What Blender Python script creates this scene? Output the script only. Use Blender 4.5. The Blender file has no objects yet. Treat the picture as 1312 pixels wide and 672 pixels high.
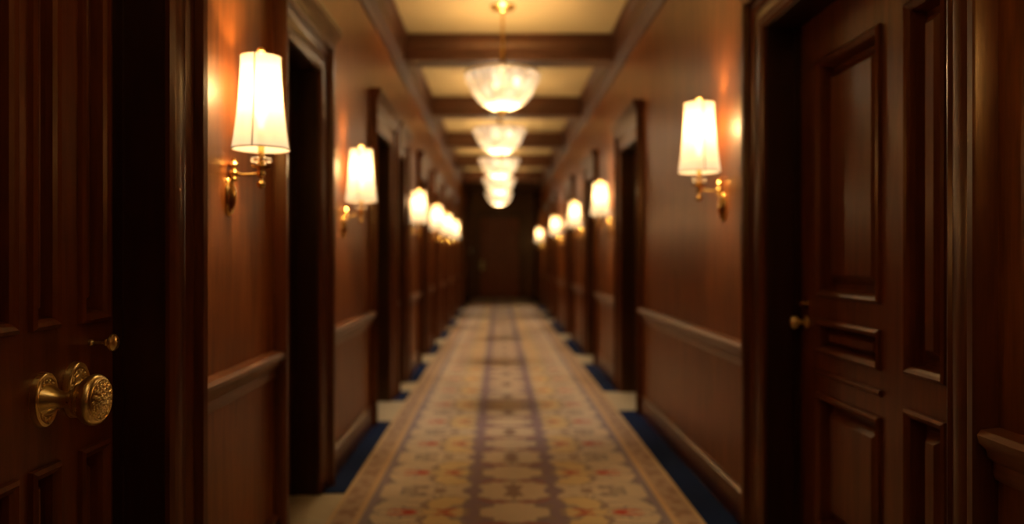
import bpy, bmesh, math, random
from mathutils import Vector, Matrix
random.seed(7)
PI = math.pi
C = bpy.context.scene.collection
H = 1.35                      # eye height
XL, XR = -1.03, 1.24          # wall planes
CEIL, END, START = 3.63, 25.0, 0.35
OPEN_H = 2.42
REC = 0.155                   # reveal depth from wall plane to door leaf

# ------------------------------------------------------------ materials
def new_mat(name):
    m = bpy.data.materials.new(name); m.use_nodes = True
    nt = m.node_tree; b = nt.nodes['Principled BSDF']
    return m, nt, b

def wood(name, dark, light, rough=0.34, scale=1.0, coat=0.35, vert=True):
    m, nt, b = new_mat(name); N = nt.nodes; L = nt.links
    tc = N.new('ShaderNodeTexCoord'); mp = N.new('ShaderNodeMapping')
    mp.inputs['Scale'].default_value = (9*scale, 9*scale, 0.8*scale) if vert else (1.0*scale, 1.0*scale, 9*scale)
    n1 = N.new('ShaderNodeTexNoise'); n1.inputs['Scale'].default_value = 2.2; n1.inputs['Detail'].default_value = 8; n1.inputs['Distortion'].default_value = 0.9
    n2 = N.new('ShaderNodeTexNoise'); n2.inputs['Scale'].default_value = 14; n2.inputs['Detail'].default_value = 4
    mx = N.new('ShaderNodeMath'); mx.operation = 'MULTIPLY_ADD'; mx.inputs[1].default_value = 0.35
    cr = N.new('ShaderNodeValToRGB')
    cr.color_ramp.elements[0].position = 0.45; cr.color_ramp.elements[0].color = (*dark, 1)
    cr.color_ramp.elements[1].position = 0.85; cr.color_ramp.elements[1].color = (*light, 1)
    L.new(tc.outputs['Object'], mp.inputs['Vector']); L.new(mp.outputs[0], n1.inputs['Vector']); L.new(mp.outputs[0], n2.inputs['Vector'])
    L.new(n2.outputs['Fac'], mx.inputs[0]); L.new(n1.outputs['Fac'], mx.inputs[2]); L.new(mx.outputs[0], cr.inputs['Fac'])
    L.new(cr.outputs['Color'], b.inputs['Base Color'])
    b.inputs['Roughness'].default_value = rough; b.inputs['Specular Tint'].default_value = (1.0, 0.66, 0.28, 1); b.inputs['Specular IOR Level'].default_value = 0.62
    b.inputs['Coat Weight'].default_value = coat*0.35; b.inputs['Coat Roughness'].default_value = 0.22
    bp = N.new('ShaderNodeBump'); bp.inputs['Strength'].default_value = 0.04; bp.inputs['Distance'].default_value = 0.01
    L.new(mx.outputs[0], bp.inputs['Height']); L.new(bp.outputs[0], b.inputs['Normal'])
    return m

M_WALL = wood('mahogany panelling', (0.115, 0.028, 0.005), (0.26, 0.076, 0.014), 0.41, coat=0.2)
M_TRIM = wood('mahogany trim', (0.055, 0.013, 0.005), (0.12, 0.030, 0.010), 0.32, coat=0.2)
M_DOOR = wood('mahogany door', (0.085, 0.018, 0.005), (0.165, 0.040, 0.011), 0.34, coat=0.3)
M_DARK = wood('shade-dark jamb wood', (0.018, 0.006, 0.003), (0.035, 0.012, 0.006), 0.38, coat=0.1)  # shade of the door reveals put into a near-black wood colour
M_BEAM = wood('mahogany beam', (0.026, 0.0065, 0.0032), (0.056, 0.015, 0.0075), 0.55, vert=False, coat=0.0)
M_END = wood('red mahogany', (0.20, 0.036, 0.010), (0.34, 0.075, 0.022), 0.40)
M_RAIL = wood('polished rail', (0.10, 0.032, 0.012), (0.20, 0.070, 0.028), 0.36, vert=False, coat=0.15)

def plain(name, col, rough=0.5, metal=0.0):
    m, nt, b = new_mat(name)
    b.inputs['Base Color'].default_value = (*col, 1); b.inputs['Roughness'].default_value = rough; b.inputs['Metallic'].default_value = metal
    return m, nt, b

def brass(name, col, rough, bump=None):
    m, nt, b = plain(name, col, rough, 1.0); N = nt.nodes; L = nt.links
    tc = N.new('ShaderNodeTexCoord')
    no = N.new('ShaderNodeTexNoise'); no.inputs['Scale'].default_value = 40; L.new(tc.outputs['Object'], no.inputs['Vector'])
    mr = N.new('ShaderNodeMapRange'); mr.inputs['To Min'].default_value = rough*0.8; mr.inputs['To Max'].default_value = rough*1.35
    L.new(no.outputs['Fac'], mr.inputs['Value']); L.new(mr.outputs[0], b.inputs['Roughness'])
    if bump:
        v = N.new('ShaderNodeTexVoronoi'); v.inputs['Scale'].default_value = bump; v.feature = 'SMOOTH_F1'
        L.new(tc.outputs['Object'], v.inputs['Vector'])
        bp = N.new('ShaderNodeBump'); bp.inputs['Strength'].default_value = 0.8; bp.inputs['Distance'].default_value = 0.004
        L.new(v.outputs['Distance'], bp.inputs['Height']); L.new(bp.outputs[0], b.inputs['Normal'])
    return m
M_BRASS = brass('polished brass', (0.80, 0.52, 0.16), 0.20)
M_OLD = brass('antique brass', (0.90, 0.70, 0.30), 0.28)
M_SATIN = brass('satin brass', (0.95, 0.74, 0.32), 0.42)
M_ENGR = brass('engraved antique brass', (0.62, 0.37, 0.11), 0.30, 110)

def ceiling_mat():
    m, nt, b = new_mat('gold plaster'); N = nt.nodes; L = nt.links
    tc = N.new('ShaderNodeTexCoord'); no = N.new('ShaderNodeTexNoise'); no.inputs['Scale'].default_value = 1.6; no.inputs['Detail'].default_value = 5
    cr = N.new('ShaderNodeValToRGB'); cr.color_ramp.elements[0].color = (0.36, 0.26, 0.10, 1); cr.color_ramp.elements[1].color = (0.46, 0.34, 0.15, 1)
    L.new(tc.outputs['Object'], no.inputs['Vector']); L.new(no.outputs['Fac'], cr.inputs['Fac']); L.new(cr.outputs[0], b.inputs['Base Color'])
    b.inputs['Roughness'].default_value = 0.7
    return m
M_CEIL = ceiling_mat()

def marble():
    m, nt, b = new_mat('cream marble'); N = nt.nodes; L = nt.links
    tc = N.new('ShaderNodeTexCoord'); no = N.new('ShaderNodeTexNoise'); no.inputs['Scale'].default_value = 3; no.inputs['Detail'].default_value = 9; no.inputs['Distortion'].default_value = 1.5
    cr = N.new('ShaderNodeValToRGB'); cr.color_ramp.elements[0].color = (0.40, 0.34, 0.22, 1); cr.color_ramp.elements[1].color = (0.62, 0.56, 0.40, 1)
    L.new(tc.outputs['Object'], no.inputs['Vector']); L.new(no.outputs['Fac'], cr.inputs['Fac']); L.new(cr.outputs[0], b.inputs['Base Color'])
    b.inputs['Roughness'].default_value = 0.45
    return m
M_MARBLE = marble()

def blue_carpet():
    m, nt, b = new_mat('navy carpet'); N = nt.nodes; L = nt.links
    tc = N.new('ShaderNodeTexCoord'); no = N.new('ShaderNodeTexNoise'); no.inputs['Scale'].default_value = 120
    cr = N.new('ShaderNodeValToRGB'); cr.color_ramp.elements[0].color = (0.006, 0.015, 0.055, 1); cr.color_ramp.elements[1].color = (0.014, 0.030, 0.10, 1)
    L.new(tc.outputs['Object'], no.inputs['Vector']); L.new(no.outputs['Fac'], cr.inputs['Fac']); L.new(cr.outputs[0], b.inputs['Base Color'])
    b.inputs['Roughness'].default_value = 0.95; b.inputs['Specular IOR Level'].default_value = 0.1
    return m
M_BLUE = blue_carpet()

CX, HALF = 0.085, 0.958       # runner centre and half width
def carpet_mat():
    m, nt, b = new_mat('floral runner'); N = nt.nodes; L = nt.links
    def math_(op, a, c=None, d=None, clamp=False):
        n = N.new('ShaderNodeMath'); n.operation = op; n.use_clamp = clamp
        for i, v in enumerate((a, c, d)):
            if v is None: continue
            if isinstance(v, (int, float)): n.inputs[i].default_value = v
            else: L.new(v, n.inputs[i])
        return n.outputs[0]
    def mix(f, a, c):
        n = N.new('ShaderNodeMix'); n.data_type = 'RGBA'
        L.new(f, n.inputs[0])
        for i, v in ((6, a), (7, c)):
            if isinstance(v, tuple): n.inputs[i].default_value = (*v, 1)
            else: L.new(v, n.inputs[i])
        return n.outputs[2]
    tc = N.new('ShaderNodeTexCoord'); sp = N.new('ShaderNodeSeparateXYZ'); L.new(tc.outputs['Object'], sp.inputs[0])
    u = math_('ABSOLUTE', sp.outputs['X'])
    w = math_('PINGPONG', math_('ADD', sp.outputs['Y'], -0.15), 0.36)
    cb = N.new('ShaderNodeCombineXYZ'); L.new(u, cb.inputs[0]); L.new(w, cb.inputs[1])
    no = N.new('ShaderNodeTexNoise'); no.inputs['Scale'].default_value = 7; no.inputs['Detail'].default_value = 2; L.new(cb.outputs[0], no.inputs['Vector'])
    sc = N.new('ShaderNodeSeparateColor'); L.new(no.outputs['Color'], sc.inputs[0])
    ud = math_('ADD', u, math_('MULTIPLY', math_('SUBTRACT', sc.outputs[0], 0.5), 0.24))
    wd = math_('ADD', w, math_('MULTIPLY', math_('SUBTRACT', sc.outputs[1], 0.5), 0.24))
    def ell(uc, wc, ru, rw, rot=0, soft=7):
        du = math_('SUBTRACT', ud, uc); dw = math_('SUBTRACT', wd, wc)
        c_, s_ = math.cos(rot), math.sin(rot)
        p = math_('ADD', math_('MULTIPLY', du, c_/ru), math_('MULTIPLY', dw, s_/ru))
        q = math_('ADD', math_('MULTIPLY', du, -s_/rw), math_('MULTIPLY', dw, c_/rw))
        d = math_('ADD', math_('MULTIPLY', p, p), math_('MULTIPLY', q, q))
        return math_('MULTIPLY', math_('SUBTRACT', 1.0, d), soft, clamp=True)
    mauve, tan, gold, red, grey = (0.29, 0.21, 0.26), (0.66, 0.56, 0.41), (0.70, 0.55, 0.28), (0.55, 0.055, 0.025), (0.24, 0.20, 0.22)
    col = mix(ell(0.50, 0.16, 0.27, 0.50, 0, 3), mauve, (0.46, 0.38, 0.29))
    for e in ((0.0, 0.36, 0.215, 0.165), (0.0, 0.02, 0.20, 0.115), (0.385, 0.31, 0.14, 0.12, 0.4), (0.64, 0.11, 0.17, 0.085, -0.4), (0.41, 0.03, 0.15, 0.080), (0.70, 0.32, 0.13, 0.09, 0.6), (0.53, 0.20, 0.17, 0.055, 0.25), (0.38, 0.16, 0.13, 0.07, -0.5), (0.60, 0.0, 0.14, 0.05)):
        ring = ell(*(e[0], e[1], e[2]*1.16, e[3]*1.22, *(e[4:])))
        col = mix(ring, col, grey if e[0] > .5 else (0.32, 0.23, 0.20)); col = mix(ell(*e), col, gold if e[0] in (0.41, 0.38) else tan)
    for e in ((0.0, 0.30, 0.035, 0.10), (0.08, 0.19, 0.09, 0.022, 0.3), (0.42, 0.30, 0.05, 0.03)):
        col = mix(ell(*e), col, (0.33, 0.22, 0.17))
    for e in ((0.57, 0.0, 0.115, 0.022), (0.35, 0.06, 0.055, 0.026), (0.10, 0.16, 0.09, 0.012, 0.4)):
        col = mix(ell(*e), col, red)
    # mauve bands running lengthways on both sides of the centre medallions
    band = math_('MULTIPLY', math_('SUBTRACT', 0.034, math_('ABSOLUTE', math_('SUBTRACT', ud, 0.23))), 60, clamp=True)
    col = mix(math_('MULTIPLY', band, 0.8), col, mauve)
    d = math_('SUBTRACT', HALF, u)
    # border
    def lt(v): return math_('LESS_THAN', d, v)
    col = mix(lt(0.205), col, (0.30, 0.25, 0.29))
    col = mix(lt(0.165), col, (0.62, 0.44, 0.25))
    vb = N.new('ShaderNodeTexVoronoi'); vb.inputs['Scale'].default_value = 16; L.new(cb.outputs[0], vb.inputs['Vector'])
    bcol = mix(math_('GREATER_THAN', vb.outputs['Distance'], 0.45), (0.34, 0.22, 0.15), (0.46, 0.34, 0.24))
    col = mix(lt(0.130), col, bcol)
    col = mix(lt(0.022), col, (0.62, 0.46, 0.26))
    fn = N.new('ShaderNodeTexNoise'); fn.inputs['Scale'].default_value = 260; L.new(tc.outputs['Object'], fn.inputs['Vector'])
    hs = N.new('ShaderNodeHueSaturation'); L.new(col, hs.inputs['Color'])
    L.new(math_('MULTIPLY_ADD', fn.outputs['Fac'], 0.4, 0.8), hs.inputs['Value'])
    L.new(hs.outputs[0], b.inputs['Base Color']); b.inputs['Roughness'].default_value = 0.92; b.inputs['Specular IOR Level'].default_value = 0.15
    b.inputs['Sheen Weight'].default_value = 0.15
    bp = N.new('ShaderNodeBump'); bp.inputs['Strength'].default_value = 0.3; bp.inputs['Distance'].default_value = 0.004
    L.new(fn.outputs['Fac'], bp.inputs['Height']); L.new(bp.outputs[0], b.inputs['Normal'])
    return m
M_RUN = carpet_mat()

def glow(name, col, strength, cells=None, lo=0.5, sheer=0.0):
    m, nt, b = plain(name, (0.45, 0.38, 0.27), 0.6); N = nt.nodes; L = nt.links
    if sheer:                                   # part of the bulb's light goes straight through the cloth or glass
        tp = N.new('ShaderNodeBsdfTransparent'); ms = N.new('ShaderNodeMixShader'); ms.inputs[0].default_value = sheer
        tl = N.new('ShaderNodeBsdfTranslucent'); tl.inputs[0].default_value = (0.5, 0.42, 0.28, 1); m2 = N.new('ShaderNodeMixShader'); m2.inputs[0].default_value = 0.12 if cells else 0.25
        L.new(b.outputs[0], m2.inputs[1]); L.new(tl.outputs[0], m2.inputs[2])
        L.new(m2.outputs[0], ms.inputs[1]); L.new(tp.outputs[0], ms.inputs[2]); L.new(ms.outputs[0], N['Material Output'].inputs[0])
    b.inputs['Emission Color'].default_value = (*col, 1); b.inputs['Emission Strength'].default_value = strength
    tc = N.new('ShaderNodeTexCoord')
    if cells:
        mp = N.new('ShaderNodeMapping'); mp.inputs['Scale'].default_value = (1, 1, 0.45); L.new(tc.outputs['Object'], mp.inputs[0])
        v = N.new('ShaderNodeTexVoronoi'); v.inputs['Scale'].default_value = cells; L.new(mp.outputs[0], v.inputs['Vector'])
        mr = N.new('ShaderNodeMapRange'); mr.inputs['From Max'].default_value = 0.75
        mr.inputs['To Min'].default_value = strength*1.5; mr.inputs['To Max'].default_value = strength*lo
        L.new(v.outputs['Distance'], mr.inputs['Value']); L.new(mr.outputs[0], b.inputs['Emission Strength'])
    else:
        w = N.new('ShaderNodeTexNoise'); w.inputs['Scale'].default_value = 90; L.new(tc.outputs['Object'], w.inputs['Vector'])
        mr = N.new('ShaderNodeMapRange'); mr.inputs['To Min'].default_value = strength*0.92; mr.inputs['To Max'].default_value = strength*1.08
        L.new(w.outputs['Fac'], mr.inputs['Value']); L.new(mr.outputs[0], b.inputs['Emission Strength'])
    return m
M_SHADE = glow('lit linen shade', (1.0, 0.82, 0.55), 0.55, sheer=0.30)
M_SEAM = plain('shade seam tape', (0.35, 0.24, 0.12), 0.7)[0]
M_BOWL = glow('lit crystal glass', (1.0, 0.82, 0.60), 0.55, cells=11, lo=0.25, sheer=0.30)
M_BULB = glow('lit bulb', (1.0, 0.80, 0.52), 9)
M_CRYS, _nt, _b = plain('clear crystal', (0.95, 0.92, 0.85), 0.05); _b.inputs['Transmission Weight'].default_value = 0.9; _b.inputs['IOR'].default_value = 1.5

# ------------------------------------------------------------ mesh helpers
def box(bm, x0, x1, y0, y1, z0, z1):
    v = [bm.verts.new(p) for p in ((x0,y0,z0),(x1,y0,z0),(x1,y1,z0),(x0,y1,z0),(x0,y0,z1),(x1,y0,z1),(x1,y1,z1),(x0,y1,z1))]
    for f in ((0,3,2,1),(4,5,6,7),(0,1,5,4),(1,2,6,5),(2,3,7,6),(3,0,4,7)): bm.faces.new([v[i] for i in f])

def loft(bm, rings, closed=True, cap=True):
    vr = [[bm.verts.new(p) for p in r] for r in rings]; n = len(vr[0])
    for a, b in zip(vr, vr[1:]):
        for i in range(n if closed else n-1):
            j = (i+1) % n
            bm.faces.new((a[i], a[j], b[j], b[i]))
    if cap:
        bm.faces.new(vr[0]); bm.faces.new(vr[-1][::-1])

def lathe(bm, prof, seg=28, axis='z', c=(0,0,0), sy=1.0, mod=None):
    """prof: (radius, height) pairs; axis z or x; sy squeezes the second radial direction"""
    rings = []
    for r, h in prof:
        ring = []
        for i in range(seg):
            a = 2*PI*i/seg; rr = max(r, 1e-4)*(mod(a, h) if mod else 1)
            if axis == 'z': ring.append((c[0]+rr*math.cos(a), c[1]+rr*math.sin(a)*sy, c[2]+h))
            elif axis == 'x': ring.append((c[0]+h, c[1]+rr*math.cos(a)*sy, c[2]+rr*math.sin(a)))
            else: ring.append((c[0]+rr*math.cos(a), c[1]+h, c[2]+rr*math.sin(a)*sy))
        rings.append(ring)
    loft(bm, rings)

def ball(bm, c, r, s=(1,1,1), seg=14):
    m = Matrix.Translation(c) @ Matrix.Diagonal((*s, 1))
    bmesh.ops.create_uvsphere(bm, u_segments=seg, v_segments=max(6, seg//2+2), radius=r, matrix=m)

def torus(bm, c, R_, r, axis='x', sy=1.0, seg=20, ms=8, a0=0, a1=2*PI):
    full = abs(a1-a0-2*PI) < 1e-5; rings = []
    for i in range(seg + (0 if full else 1)):
        a = a0+(a1-a0)*i/seg; ring = []
        for j in range(ms):
            b = 2*PI*j/ms; rr = R_+r*math.cos(b); h = r*math.sin(b)
            if axis == 'x': ring.append((c[0]+h, c[1]+rr*math.cos(a)*sy, c[2]+rr*math.sin(a)))
            else: ring.append((c[0]+rr*math.cos(a), c[1]+rr*math.sin(a)*sy, c[2]+h))
        rings.append(ring)
    if full:
        rings.append(rings[0]); vr = [[bm.verts.new(p) for p in r] for r in rings[:-1]]; vr.append(vr[0])
        for A, B in zip(vr, vr[1:]):
            for j in range(ms): bm.faces.new((A[j], A[(j+1)%ms], B[(j+1)%ms], B[j]))
    else: loft(bm, rings)

def tube(bm, pts, rad, seg=10):
    pts = [Vector(p) for p in pts]; rings = []
    for i, p in enumerate(pts):
        t = (pts[min(i+1, len(pts)-1)] - pts[max(i-1, 0)]).normalized()
        up = Vector((0,0,1)) if abs(t.z) < 0.9 else Vector((0,1,0))
        a = t.cross(up).normalized(); b = t.cross(a)
        r = rad[i] if isinstance(rad, (list, tuple)) else rad
        rings.append([tuple(p + a*r*math.cos(2*PI*k/seg) + b*r*math.sin(2*PI*k/seg)) for k in range(seg)])
    loft(bm, rings)

def mk(name, bm, mat, parent=None, smooth=False, kind=None, bevel=0):
    bmesh.ops.recalc_face_normals(bm, faces=bm.faces[:])
    me = bpy.data.meshes.new(name); bm.to_mesh(me); bm.free()
    for m in (mat if isinstance(mat, (list, tuple)) else [mat]): me.materials.append(m)
    if smooth:
        me.polygons.foreach_set('use_smooth', [True]*len(me.polygons))
        me.set_sharp_from_angle(angle=math.radians(38))
    o = bpy.data.objects.new(name, me); C.objects.link(o)
    if parent: o.parent = parent
    if kind: o['kind'] = kind
    if bevel:
        md = o.modifiers.new('bevel', 'BEVEL'); md.width = bevel; md.segments = 2; md.limit_method = 'ANGLE'
    return o

def thing(name, label, cat, loc=(0,0,0), group=None):
    o = bpy.data.objects.new(name, None); C.objects.link(o); o.location = loc
    o['label'] = label; o['category'] = cat
    if group: o['group'] = group
    return o

# side frame: n = distance out of the wall plane into the corridor
def fx(s, n): return (XR - n) if s > 0 else (XL + n)
def sbox(bm, s, n0, n1, y0, y1, z0, z1):
    a, b = sorted((fx(s, n0), fx(s, n1))); box(bm, a, b, y0, y1, z0, z1)
def run_y(bm, s, prof, y0, y1):
    loft(bm, [[(fx(s, n), y, z) for n, z in prof] for y in (y0, y1)])
def frame3(bm, s, prof, y0, y1, zt, z0=0.0):
    """casing swept up, over and down round an opening; prof is closed (u outward, n out of wall)"""
    loft(bm, [[(fx(s, n), y0-u, z0) for u, n in prof], [(fx(s, n), y0-u, zt+u) for u, n in prof],
              [(fx(s, n), y1+u, zt+u) for u, n in prof], [(fx(s, n), y1+u, z0) for u, n in prof]])
def frame4(bm, s, prof, y0, y1, z0, z1, base=0.0):
    """rectangular moulding; u inward from the rectangle, closed profile"""
    P = [[(fx(s, n+base), y0+u, z0+u) for u, n in prof], [(fx(s, n+base), y0+u, z1-u) for u, n in prof],
         [(fx(s, n+base), y1-u, z1-u) for u, n in prof], [(fx(s, n+base), y1-u, z0+u) for u, n in prof]]
    V = [[bm.verts.new(p) for p in r] for r in P]; k = len(prof)
    for a in range(4):
        A, B = V[a], V[(a+1) % 4]
        for i in range(k): bm.faces.new((A[i], A[(i+1)%k], B[(i+1)%k], B[i]))

# ------------------------------------------------------------ openings (y0, y1) along each wall
LEFT = [(0.95, 2.29), (3.58, 4.22), (6.12, 6.97), (7.50, 8.02), (9.55, 10.35), (11.55, 12.35), (13.75, 14.55), (16.1, 16.9), (18.6, 19.4), (21.2, 22.0)]
RIGHT = [(2.03, 3.43), (6.55, 7.45), (9.45, 10.30), (12.3, 13.1), (15.7, 16.5), (18.0, 18.8), (21.3, 22.1)]
CW = 0.19

def wall(s, openings, name):
    bm = bmesh.new(); y = START
    for a, b in openings:
        sbox(bm, s, -0.30, 0, y, a, 0, CEIL); sbox(bm, s, -0.30, 0, a, b, OPEN_H, CEIL); y = b
    sbox(bm, s, -0.30, 0, y, END, 0, CEIL)
    mk(name, bm, M_WALL, kind='structure')
wall(-1, LEFT, 'wall_left'); wall(1, RIGHT, 'wall_right')

def bays(openings):
    y = START; out = []
    for a, b in openings + [(END, END)]:
        e = a - (CW+0.004 if a != END else 0)
        if e - y > 0.05: out.append((y, e))
        y = b + CW + 0.004
    return out

BB = [(0,0), (0.024,0), (0.024,0.125), (0.018,0.14), (0.018,0.15), (0.030,0.158), (0.030,0.168), (0.012,0.180), (0,0.182)]
CR = [(0,0.80), (0.010,0.80), (0.016,0.815), (0.016,0.845), (0.030,0.858), (0.034,0.875), (0.052,0.892), (0.056,0.912), (0.046,0.925), (0,0.930)]
PM = [(0,0), (0.004,0.012), (0.010,0.016), (0.018,0.014), (0.024,0.006), (0.030,0.004), (0.034,0)]
trim_no = [0]
def trim(bm, mat, **k):
    trim_no[0] += 1
    return mk('trim_%d' % trim_no[0], bm, mat, kind='structure', **k)
for s, ops, side in ((-1, LEFT, 'left'), (1, RIGHT, 'right')):
    bb = bmesh.new()
    for a, b in bays(ops):
        run_y(bb, s, BB, a, b)
        cr = bmesh.new(); run_y(cr, s, CR, a, b); trim(cr, M_RAIL, smooth=True)
        st = bmesh.new()                                                       # navy border carpet beside the baseboard
        edge = (CX-HALF-0.004) if s < 0 else (CX+HALF+0.004)
        wallx = fx(s, 0.026); x0, x1 = sorted((edge, wallx))
        box(st, x0, x1, a-0.17 if a > START else a, b+0.17 if b < END-1 else b, 0.0005, 0.008)
        trim(st, M_BLUE)
    mk('baseboard_'+side, bb, M_TRIM, kind='structure', smooth=True)

# end wall, back wall, floor, ceiling
bm = bmesh.new(); box(bm, XL-0.3, XR+0.3, END, END+0.2, 0, CEIL+0.15); mk('wall_end', bm, M_DOOR, kind='structure')
bm = bmesh.new(); box(bm, XL-0.3, XR+0.3, START-0.9, START-0.8, 0, CEIL+0.15)
sbox(bm, -1, -0.3, 0, START-0.8, START, 0, CEIL); sbox(bm, 1, -0.3, 0, START-0.8, START, 0, CEIL); mk('wall_back', bm, M_DARK, kind='structure')
bm = bmesh.new(); box(bm, XL-0.3, XR+0.3, START-0.9, END+0.2, -0.1, 0); mk('floor', bm, M_MARBLE, kind='structure')
bm = bmesh.new(); box(bm, XL-0.3, XR+0.3, START-0.9, END+0.2, CEIL, CEIL+0.15); mk('ceiling', bm, M_CEIL, kind='structure')

# crown beams along the walls
CRW = [(0,3.26), (0.012,3.26), (0.018,3.29), (0.034,3.31), (0.038,3.34), (0.062,3.36), (0.066,3.40), (0.066,3.54), (0.085,3.56), (0.090,3.59), (0.105,3.60), (0.105,3.632), (0,3.632)]
for s in (-1, 1):
    bm = bmesh.new(); run_y(bm, s, CRW, START, END); trim(bm, M_BEAM, smooth=True)
# cross beams
def cross(yf):
    prof = [(0,3.372), (0.30,3.372), (0.30,3.43), (0.325,3.45), (0.325,3.50), (0.34,3.53), (0.34,3.632), (-0.04,3.632), (-0.04,3.53), (-0.025,3.50), (-0.025,3.45), (0,3.43)]
    bm = bmesh.new()
    loft(bm, [[(x, yf+a, z) for a, z in prof] for x in (XL+0.03, XR-0.03)]); trim(bm, M_BEAM, bevel=0.004)
    # thin fillet mouldings at the panel edge on both sides
yb = 1.70
BEAMS = []
while yb < END-0.5:
    cross(yb); BEAMS.append(yb); yb += 2.93

# ------------------------------------------------------------ runner
bm = bmesh.new(); box(bm, -HALF, HALF, 0, END-0.3, 0, 0.012)
run = mk('carpet_runner', bm, M_RUN); run.location = (CX, 0.15, 0.0005)
run['label'] = 'long patterned floral runner carpet in tan, mauve and red down the corridor'; run['category'] = 'carpet'

# ------------------------------------------------------------ doors
CAS = [(0,-0.02), (0,0.014), (0.018,0.022), (0.030,0.016), (0.042,0.020), (0.085,0.026), (0.098,0.020), (0.112,0.026), (0.126,0.034), (0.140,0.026), (0.150,0.030), (0.156,0.056), (0.182,0.060), (0.188,0.052), (0.190,0)]
BOL = [(-0.018,0), (-0.016,0.012), (-0.006,0.018), (0.004,0.012), (0.012,0.004), (0.016,-0.012), (0.020,-0.046), (0.020,-0.052), (-0.018,-0.052)]

def leaf_mesh(s, y0, y1, z1, cols):
    """cols: list of (ya, yb, [(za, zb), ...]) panel openings; front face at n = -REC"""
    bm = bmesh.new(); F = -REC; D = 0.050
    ys = [y0] + [v for c in cols for v in c[:2]] + [y1]
    for i in range(0, len(ys), 2): sbox(bm, s, F-D, F, ys[i], ys[i+1], 0.01, z1)
    sbox(bm, s, F-D-0.012, F-D+0.001, y0, y1, 0.01, z1)
    for ya, yb_, rows in cols:
        zs = [0.01] + [v for r in sorted(rows) for v in r] + [z1]
        for i in range(0, len(zs), 2): sbox(bm, s, F-D, F, ya, yb_, zs[i], zs[i+1])
        for za, zb in rows:
            frame4(bm, s, BOL, ya, yb_, za, zb, F)
            w = yb_-ya; iu = min(0.045, w*0.30); bu = min(0.035, w*0.16, (zb-za)*0.16); iz = min(iu, (zb-za)*0.22)
            a0, a1, b0, b1 = ya+iu, yb_-iu, za+iz, zb-iz
            R0 = [(a0,b0),(a1,b0),(a1,b1),(a0,b1)]; R1 = [(a0+bu,b0+bu),(a1-bu,b0+bu),(a1-bu,b1-bu),(a0+bu,b1-bu)]
            loft(bm, [[(fx(s, F-D), y, z) for y, z in R0], [(fx(s, F-D+0.008), y, z) for y, z in R0], [(fx(s, F-0.010), y, z) for y, z in R1]])
    return bm

def small_knob(s, y, z, parent, mat=M_SATIN, k=1.0):
    bm = bmesh.new(); x = fx(s, -REC); d = -s
    lathe(bm, [(0.027*k,0), (0.027*k,d*0.004), (0.020*k,d*0.008), (0.010*k,d*0.012), (0.009*k,d*0.032), (0.020*k,d*0.040), (0.028*k,d*0.052), (0.026*k,d*0.064), (0.014*k,d*0.071), (0,d*0.072)], 20, 'x', (x, y, z))
    o = mk('door_knob', bm, mat, parent, smooth=True); return o

door_no = [0]
def door(s, y0, y1, cols, knob_y=None, knob=True):
    door_no[0] += 1
    o = mk('door_%d' % door_no[0], leaf_mesh(s, y0+0.003, y1-0.003, OPEN_H-0.004, cols), M_DOOR, kind='structure')
    cs = bmesh.new(); frame3(cs, s, CAS, y0, y1, OPEN_H)
    # cap: frieze block with a small cornice
    zc = OPEN_H+CW
    for dz, n, ov in ((0.0,0.064,0.004), (0.025,0.074,0.012), (0.050,0.088,0.024), (0.072,0.096,0.030)):
        sbox(cs, s, -0.01, n, y0-CW-ov, y1+CW+ov, zc+dz-0.002, zc+dz+0.026)
    mk('door_casing', cs, M_TRIM, o, smooth=True)
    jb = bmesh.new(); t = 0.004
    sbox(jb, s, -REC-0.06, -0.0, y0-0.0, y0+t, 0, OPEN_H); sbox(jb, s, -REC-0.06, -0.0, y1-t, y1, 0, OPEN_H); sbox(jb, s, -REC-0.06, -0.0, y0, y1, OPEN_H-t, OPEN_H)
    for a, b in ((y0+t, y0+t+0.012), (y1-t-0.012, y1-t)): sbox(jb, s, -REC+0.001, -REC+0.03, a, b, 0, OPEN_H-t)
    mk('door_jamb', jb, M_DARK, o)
    if knob: small_knob(s, knob_y, 1.08, o)
    return o

def generic(s, y0, y1):
    w = y1-y0; m = 0.10; mid = y0 + w*0.5
    rows = [(0.22,0.78), (0.92,1.04), (1.18,2.20)]
    if w > 0.7: cols = [(y0+m, mid-0.045, rows), (mid+0.045, y1-m, rows)]
    else: cols = [(y0+m, y1-m, rows)]
    return cols

near_l = door(-1, 0.95, 2.29, [(1.08,1.30,[(0.2,0.79),(1.18,2.20)]), (1.44,1.80,[(0.2,0.79),(1.18,2.20)]), (1.885,1.975,[(0.2,0.79),(1.18,2.20)]), (2.105,2.225,[(0.2,0.79),(1.18,2.20)])], knob=False)
door(-1, 3.58, 4.22, generic(-1, 3.58, 4.22), knob_y=3.86)
for a, b in LEFT[2:]: door(-1, a, b, generic(-1, a, b), a+0.06)
near_r = door(1, 2.03, 3.43, [(2.10,2.20,[(0.2,0.82),(0.97,2.2)]), (2.32,2.52,[(0.2,0.82),(0.97,2.2)]), (2.72,3.22,[(0.2,0.75),(0.955,1.07),(1.20,2.19)])], knob=False)
small_knob(1, 3.36, 1.06, near_r, k=1.1)
kb = bmesh.new(); lathe(kb, [(0.017,0),(0.017,-0.004),(0.008,-0.008),(0.008,-0.022),(0.013,-0.028),(0.012,-0.038),(0,-0.042)], 14, 'x', (fx(1,-REC), 3.35, 1.145)); mk('thumb_turn', kb, M_BRASS, near_r, smooth=True)
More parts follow.
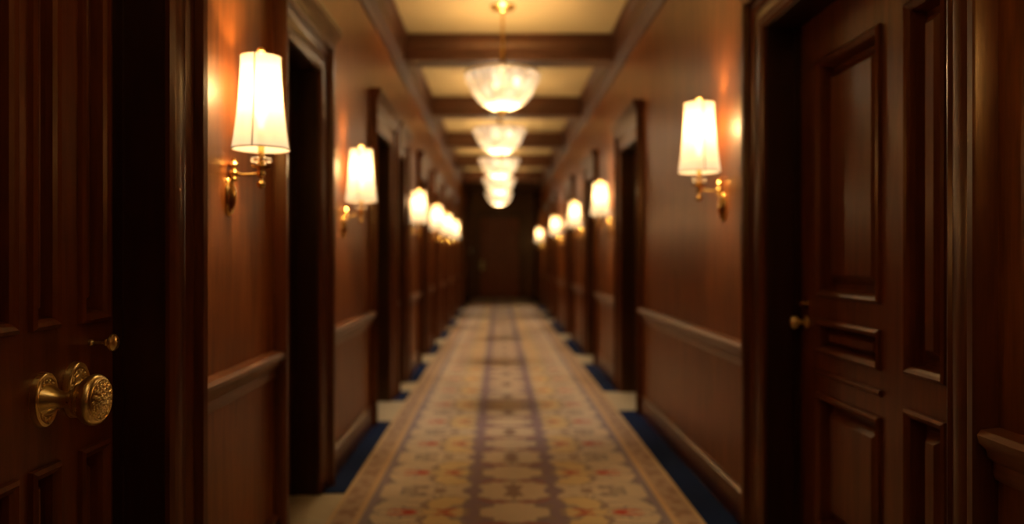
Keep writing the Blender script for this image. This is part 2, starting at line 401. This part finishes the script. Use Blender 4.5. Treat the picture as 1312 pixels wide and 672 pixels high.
# horizontal rail moulding across the wide column
lb = bmesh.new(); loft(lb, [[(fx(1, -REC+n), y, z) for n, z in ((0,0.842),(0.010,0.846),(0.016,0.856),(0.010,0.866),(0,0.868))] for y in (2.70, 3.24)]); mk('rail_moulding', lb, M_DOOR, near_r, smooth=True)
for a, b in RIGHT[1:]: door(1, a, b, generic(1, a, b), a+0.06)

# near left door hardware (two rosettes, long-necked knob, thumb turn)
XD = fx(-1, -REC)
def rosette(y, z, r, t=0.0):
    bm = bmesh.new(); c = (XD, y, z); q = 0.72
    lathe(bm, [(r,0),(r,0.010),(r*0.97,0.016),(r*0.88,0.020),(r*0.80,0.019),(r*0.78,0.014),(r*0.60,0.015),(r*0.46,0.020),(r*0.40,0.028),(r*0.30,0.034),(0,0.036)], 40, 'x', c, q)
    torus(bm, (XD+0.0135, y, z), r*0.93, r*0.065, 'x', q, 36, 8)
    nb = 16
    for i in range(nb):
        a = 2*PI*i/nb + 0.1; yy, zz = y+math.cos(a)*r*0.68*q, z+math.sin(a)*r*0.68
        ball(bm, (XD+0.016, yy, zz), r*0.085, (0.9,0.8,1), 10)
        a += PI/nb; torus(bm, (XD+0.0165, y+math.cos(a)*r*0.66*q, z+math.sin(a)*r*0.66), r*0.075, r*0.024, 'x', 0.9, 12, 6, a-2.4, a+2.2)
    o = mk('rosette', bm, M_OLD, near_l, smooth=True); o['label'] = 'oval brass rosette with scrolled rim'
    return o
KY, KZ = 1.92, 0.983
rosette(KY, KZ, 0.071); rosette(2.068, KZ, 0.078)
bm = bmesh.new(); c = (XD, KY, KZ)
lathe(bm, [(0.042,0.018),(0.038,0.026),(0.028,0.040),(0.0215,0.054),(0.0195,0.066),(0.0205,0.074),(0.026,0.078),(0.026,0.084),(0.021,0.086),(0.021,0.089),(0.036,0.092),(0.042,0.097),(0.042,0.103),(0.034,0.107),(0,0.108)], 32, 'x', c)
sh = mk('knob_neck', bm, M_OLD, near_l, smooth=True)
bm = bmesh.new(); R_ = 0.066
pr = [(0,0.098),(0.024,0.100),(0.040,0.106),(0.053,0.114),(0.062,0.125),(R_,0.136),(R_,0.143),(0.062,0.151),(0.055,0.156),(0.052,0.156),(0.046,0.158),(0.030,0.162),(0.012,0.164),(0,0.1645)]
lathe(bm, pr, 40, 'x', c)
kn = mk('door_knob', bm, M_OLD, near_l, smooth=True); kn['label'] = 'large round brass knob with floral engraved face'
bm = bmesh.new()
torus(bm, (XD+0.157, KY, KZ), 0.0525, 0.0018, 'x', 1, 40, 8)
for ring, (rr, n, rb) in enumerate(((0.044,18,0.0040),(0.034,13,0.0044),(0.023,9,0.0042),(0.012,5,0.0040))):
    for i in range(n):
        a = 2*PI*i/n + ring*0.37; hh = 0.1645 - 0.0075*(rr/0.052)**2
        y, z = KY+math.cos(a)*rr, KZ+math.sin(a)*rr
        if i % 2: ball(bm, (XD+hh, y, z), rb*0.8, (0.7,1,1), 10)
        torus(bm, (XD+hh, y, z), rb*1.1, rb*0.34, 'x', 1, 12, 6, a-0.6*ring, a+4.3)
ball(bm, (XD+0.1645, KY, KZ), 0.005, (0.6,1,1), 12)
mk('engraving', bm, M_OLD, kn, smooth=True)
bm = bmesh.new(); c = (XD, 2.150, 1.105)
lathe(bm, [(0.010,0),(0.010,0.006),(0.006,0.009),(0.0045,0.014),(0.0045,0.040),(0.009,0.044),(0.010,0.048),(0.006,0.052),(0.018,0.057),(0.025,0.064),(0.025,0.070),(0.018,0.077),(0,0.080)], 24, 'x', c)
mk('thumb_turn', bm, M_OLD, near_l, smooth=True)

# far door in the end wall
def end_door():
    door_no[0] += 1
    y = END; cx = 0.03; bm = bmesh.new(); w = 0.66
    o_h = 2.72
    # leaf is proud of nothing: 35 mm slab set against the end wall with raised panels
    box(bm, cx-w, cx+w, y-0.03, y+0.001, 0.01, o_h)
    def pan(x0, x1, z0, z1):
        for (a, b, c_, d) in ((x0,x1,z0,z0+0.03),(x0,x1,z1-0.03,z1),(x0,x0+0.03,z0,z1),(x1-0.03,x1,z0,z1)): box(bm, a, b, y-0.045, y-0.029, c_, d)
        loft(bm, [[(p, y-0.030, q) for p, q in ((x0+.06,z0+.06),(x1-.06,z0+.06),(x1-.06,z1-.06),(x0+.06,z1-.06))], [(p, y-0.042, q) for p, q in ((x0+.09,z0+.09),(x1-.09,z0+.09),(x1-.09,z1-.09),(x0+.09,z1-.09))]])
    for x0, x1 in ((cx-w+0.12, cx-0.05), (cx+0.05, cx+w-0.12)):
        pan(x0, x1, 0.25, 0.85); pan(x0, x1, 1.25, 2.5)
    o = mk('door_%d' % door_no[0], bm, M_END, kind='structure')
    cs = bmesh.new()
    P = [(0,0),(0,0.05),(0.04,0.06),(0.12,0.06),(0.15,0.09),(0.19,0.09),(0.19,0)]
    loft(cs, [[(cx-w-u, y-n, 0) for u,n in P], [(cx-w-u, y-n, o_h+u) for u,n in P], [(cx+w+u, y-n, o_h+u) for u,n in P], [(cx+w+u, y-n, 0) for u,n in P]])
    mk('door_casing', cs, M_TRIM, o)
    pl = bmesh.new(); lathe(pl, [(0.055,0),(0.055,-0.008),(0.045,-0.014),(0,-0.016)], 20, 'y', (cx-w+0.07, y-0.03, 1.10), 3.0)
    mk('push_plate', pl, M_SATIN, o, smooth=True)
    kb = bmesh.new(); lathe(kb, [(0.012,-0.012),(0.012,-0.05),(0.035,-0.06),(0.042,-0.078),(0.03,-0.095),(0,-0.10)], 18, 'y', (cx-w+0.07, y-0.03, 1.10)); mk('door_knob', kb, M_BRASS, o, smooth=True)
end_door()
bm = bmesh.new(); box(bm, -0.99, -0.91, END-0.02, END+0.001, 1.52, 1.66)
wp = mk('wall_plate', bm, plain('ivory plate', (0.7,0.6,0.5), 0.4)[0], bevel=0.006)
wp['label'] = 'small pale wall plate left of the far door'; wp['category'] = 'switch'

# ------------------------------------------------------------ sconces
WARM = (1.0, 0.66, 0.33)
SP = 0.125                     # shade axis distance from the wall
def lamp(name, e, loc, parent, r=0.03, col=WARM):
    l = bpy.data.lights.new(name, 'POINT'); l.energy = e; l.color = col; l.shadow_soft_size = r
    o = bpy.data.objects.new(name, l); C.objects.link(o); o.location = loc; o.parent = parent
    return o
# local frame of a sconce: origin on the wall at arm height, -x... +x points out of the wall
def make_sconce():
    t = thing('wall_sconce', '', 'lamp')
    bm = bmesh.new()
    lathe(bm, [(0.078,0),(0.078,0.005),(0.071,0.012),(0.052,0.016),(0.044,0.022),(0.022,0.028),(0,0.030)], 28, 'x', (0,0,-0.085), 0.52)
    torus(bm, (0.011,0,-0.085), 0.063, 0.005, 'x', 0.52, 28, 8)
    lathe(bm, [(0.010,-0.03),(0.016,-0.02),(0.012,-0.012),(0.018,-0.004),(0.020,0.004),(0.011,0.012),(0.009,0.020),(0.018,0.028),(0.021,0.036),(0.013,0.045),(0.007,0.050),(0.009,0.056),(0,0.062)], 20, 'z', (0.020,0,0))
    mk('backplate', bm, M_BRASS, t, smooth=True)
    bm = bmesh.new()
    tube(bm, [(0.02,0,0.0),(0.05,0,-0.004),(0.085,0,-0.004),(SP-0.005,0,0.0)], [0.0065,0.0055,0.0055,0.0065])
    mk('arm', bm, M_BRASS, t, smooth=True)
    bm = bmesh.new()
    lathe(bm, [(0,-0.058),(0.004,-0.056),(0.013,-0.050),(0.0165,-0.040),(0.013,-0.030),(0.006,-0.024),(0.006,-0.016),(0.012,-0.010),(0.015,0.0),(0.012,0.010),(0.016,0.018),(0.034,0.024),(0.036,0.028),(0.020,0.030),(0.013,0.034),(0.013,0.052),(0.022,0.056),(0.024,0.060),(0.012,0.062),(0.012,0.155),(0,0.156)], 22, 'z', (SP,0,0))
    mk('candle_cup', bm, M_BRASS, t, smooth=True)
    bm = bmesh.new()
    for i in range(6):
        a = 2*PI*i/6+0.3; ball(bm, (SP+0.030*math.cos(a), 0.030*math.sin(a), 0.052), 0.0095, (1,1,1.15), 10)
    mk('crystal_drops', bm, M_CRYS, t, smooth=True)
    bm = bmesh.new(); z0, hh = 0.092, 0.352
    def rad(k): return 0.078 + 0.030*(1-k)**1.9 - 0.002*k
    prof = [(rad(k/12), z0+hh*k/12) for k in range(13)]
    inner = [(r-0.003, z) for r, z in prof][::-1]
    rings = prof + inner; seg = 36; V = []
    for r, z in rings: V.append([bm.verts.new((SP+r*math.cos(2*PI*i/seg), r*math.sin(2*PI*i/seg), z)) for i in range(seg)])
    for A, B in zip(V, V[1:]+V[:1]):
        for i in range(seg): bm.faces.new((A[i], A[(i+1)%seg], B[(i+1)%seg], B[i]))
    sd = mk('lamp_shade', bm, M_SHADE, t, smooth=True); sd['label'] = 'flared cream fabric shade, lit'
    bm = bmesh.new()
    for i in range(4):
        a = PI/2*i
        tube(bm, [(SP+(r+0.0008)*math.cos(a), (r+0.0008)*math.sin(a), z) for r, z in prof], 0.0026, 6)
    torus(bm, (SP,0,z0), rad(0), 0.0026, 'z', 1, 36, 6); torus(bm, (SP,0,z0+hh), rad(1), 0.0022, 'z', 1, 36, 6)
    mk('seam_tape', bm, M_SEAM, sd, smooth=True)
    bm = bmesh.new()
    for i in range(3):
        a = 2*PI*i/3; tube(bm, [(SP,0,z0+hh-0.004),(SP+rad(1)*math.cos(a), rad(1)*math.sin(a), z0+hh-0.004)], 0.0014, 6)
    lathe(bm, [(0.005,-0.01),(0.005,0.008),(0.013,0.013),(0.017,0.022),(0.012,0.034),(0,0.040)], 14, 'z', (SP,0,z0+hh))
    mk('finial', bm, M_SATIN, t, smooth=True)
    bm = bmesh.new(); lathe(bm, [(0.010,0),(0.014,0.02),(0.022,0.05),(0.022,0.07),(0.012,0.09),(0,0.098)], 16, 'z', (SP,0,0.175)); mk('bulb', bm, M_BULB, t, smooth=True)
    lamp('bulb_light', 31.0, (SP,0,0.32), t, 0.055)
    return t
S0 = make_sconce()
def copy_thing(src, label, loc, rz, sc=1.0):
    r = src.copy(); C.objects.link(r); r.location = loc; r.rotation_euler = (0,0,rz); r.scale = (sc,)*3; r['label'] = label
    for ch in src.children:
        c = ch.copy(); C.objects.link(c); c.parent = r
        for g in ch.children:
            d = g.copy(); C.objects.link(d); d.parent = c
    return r
LS = [(2.825,1.672,0.98), (4.90,1.635,0.97), (8.42,1.66,1.0), (10.85,1.67,1.0), (13.05,1.67,1.0), (15.35,1.67,1.0)]
RS = [(4.09,1.725,1.08), (8.15,1.73,1.0), (10.9,1.72,1.0), (14.7,1.72,1.0), (20.5,1.72,1.0)]
nth = ['nearest', 'second nearest', 'third nearest', 'fourth nearest', 'fifth nearest', 'farthest visible']
nthr = ['nearest', 'second nearest', 'third nearest', 'fourth nearest', 'farthest visible']
for i, (y, z, sc) in enumerate(LS):
    lab = 'brass wall sconce with lit cream shade, %s on the left wall' % nth[i]
    loc = (XL, y, z)
    if i == 0: S0.location = loc; S0['label'] = lab; S0['group'] = 'wall sconces along the corridor'
    else: copy_thing(S0, lab, loc, 0, sc)
for i, (y, z, sc) in enumerate(RS):
    copy_thing(S0, 'brass wall sconce with lit cream shade, %s on the right wall' % nthr[i], (XR, y, z), PI, sc)



copy_thing(S0, 'added fill sconce, brass with lit cream shade, unseen on the right wall beside the camera', (XR, 0.80, 1.72), PI)  # added unseen lamp that brightens the foreground doors and knob

# ------------------------------------------------------------ pendants
def make_pendant():
    t = thing('pendant_light', '', 'chandelier', group='bowl pendants along the ceiling')
    Z = 0.0                                     # origin at the ceiling
    bm = bmesh.new()
    lathe(bm, [(0.0,-0.060),(0.02,-0.058),(0.03,-0.045),(0.055,-0.035),(0.095,-0.022),(0.115,-0.010),(0.118,0.0)], 32, 'z'); mk('canopy', bm, M_BRASS, t, smooth=True)
    bm = bmesh.new(); lathe(bm, [(0.012,0.03),(0.012,-0.30),(0.020,-0.305),(0.022,-0.32),(0.022,-0.52),(0.030,-0.53),(0.030,-0.545),(0.014,-0.55),(0.010,-0.865)], 18, 'z'); mk('stem', bm, M_BRASS, t, smooth=True)
    bm = bmesh.new(); seg = 112
    def mod(a, h): return 1 + 0.035*abs(math.sin(7*a))
    pr = [(0.325,-0.545),(0.335,-0.570),(0.331,-0.60),(0.315,-0.628),(0.300,-0.64),(0.294,-0.67),(0.281,-0.71),(0.260,-0.755),(0.230,-0.80),(0.190,-0.845),(0.140,-0.880),(0.080,-0.905),(0.045,-0.912)]
    pr = [(r, -0.545+(h+0.545)*0.88) for r, h in pr]
    pin = [(r-0.006, h+0.002) for r, h in pr][::-1]
    V = [[bm.verts.new((r*mod(2*PI*i/seg,0)*math.cos(2*PI*i/seg), r*mod(2*PI*i/seg,0)*math.sin(2*PI*i/seg), h)) for i in range(seg)] for r, h in pr+pin]
    for A, B in zip(V, V[1:]+V[:1]):
        for i in range(seg): bm.faces.new((A[i], A[(i+1)%seg], B[(i+1)%seg], B[i]))
    bw = mk('glass_bowl', bm, M_BOWL, t, smooth=True); bw['label'] = 'fluted crystal bowl, lit'
    bm = bmesh.new(); torus(bm, (0,0,-0.545), 0.333, 0.011, 'z', 1, 56, 10)
    for k in range(3):
        a = 2*PI*k/3+0.5; tube(bm, [(0.02*math.cos(a),0.02*math.sin(a),-0.50),(0.18*math.cos(a),0.18*math.sin(a),-0.53),(0.33*math.cos(a),0.33*math.sin(a),-0.545)], 0.005, 8)
    mk('rim', bm, M_OLD, t, smooth=True)
    bm = bmesh.new()
    for k in range(14):
        a = 2*PI*k/14; tube(bm, [((r+0.001)*math.cos(a), (r+0.001)*math.sin(a), h) for r, h in pr], 0.0028, 6)
    mk('bowl_ribs', bm, M_OLD, bw, smooth=True)
    bm = bmesh.new(); lathe(bm, [(0.05,-0.862),(0.055,-0.872),(0.035,-0.885),(0.016,-0.892),(0.022,-0.905),(0.020,-0.918),(0,-0.936)], 20, 'z'); mk('finial', bm, M_BRASS, t, smooth=True)
    for k in range(3):
        a = 2*PI*k/3; bm = bmesh.new(); lathe(bm, [(0.012,0),(0.026,0.04),(0.028,0.065),(0.016,0.09),(0,0.10)], 14, 'z', (0.13*math.cos(a),0.13*math.sin(a),-0.66)); mk('bulb', bm, M_BULB, t, smooth=True)
    lamp('bowl_light', 38.0, (0,0,-0.60), t, 0.07, (1.0, 0.76, 0.50))
    l = bpy.data.lights.new('down_light', 'SPOT'); l.energy = 1900; l.color = (1.0, 0.78, 0.56); l.spot_size = math.radians(70); l.spot_blend = 1.0; l.shadow_soft_size = 0.05
    lo = bpy.data.objects.new('down_light', l); C.objects.link(lo); lo.location = (0,0,-0.57); lo.parent = t
    return t
P0 = make_pendant()
for ch in P0.children:
    if not ch.name.startswith('canopy'): ch.location.z -= 0.07
for i in range(5):
    y = (6.72, 9.55, 12.45, 15.5, 18.9)[i]; n = ['nearest', 'second nearest', 'third nearest', 'fourth nearest', 'fifth nearest', 'farthest'][i]
    lab = 'glowing fluted glass bowl pendant on brass stem, %s along the ceiling' % n
    if i == 0: P0.location = (0.035, y, CEIL); P0['label'] = lab
    else: copy_thing(P0, lab, (0.01, y, CEIL), 0)



near = copy_thing(P0, 'added fill pendant with glowing fluted glass bowl, unseen overhead beside the camera', (0.03, 0.90, CEIL), 0)  # unseen pendant added as fill for the near doors and brass knob
for ch in list(near.children):
    if ch.type == 'LIGHT' and ch.data.type == 'SPOT': bpy.data.objects.remove(ch)

# ------------------------------------------------------------ world, camera
w = bpy.data.worlds.new('world'); bpy.context.scene.world = w; w.use_nodes = True
w.node_tree.nodes['Background'].inputs[0].default_value = (0.02, 0.012, 0.008, 1); w.node_tree.nodes['Background'].inputs[1].default_value = 0.3
cam = bpy.data.cameras.new('camera'); co = bpy.data.objects.new('camera', cam); C.objects.link(co)
co.location = (0, 0, H); co.rotation_euler = (PI/2, 0, 0)
cam.sensor_width = 36; cam.lens = 950/1312*36; cam.shift_x = 17/1312; cam.shift_y = -5/1312; cam.clip_start = 0.05
cam.dof.use_dof = True; cam.dof.focus_distance = 1.97; cam.dof.aperture_fstop = cam.lens/26.5
cam.dof.aperture_blades = 0
sc = bpy.context.scene; sc.camera = co
vs = sc.view_settings; vs.view_transform = 'Standard'; vs.look = 'None'; vs.gamma = 1; vs.use_curve_mapping = False; vs.exposure = 0.28
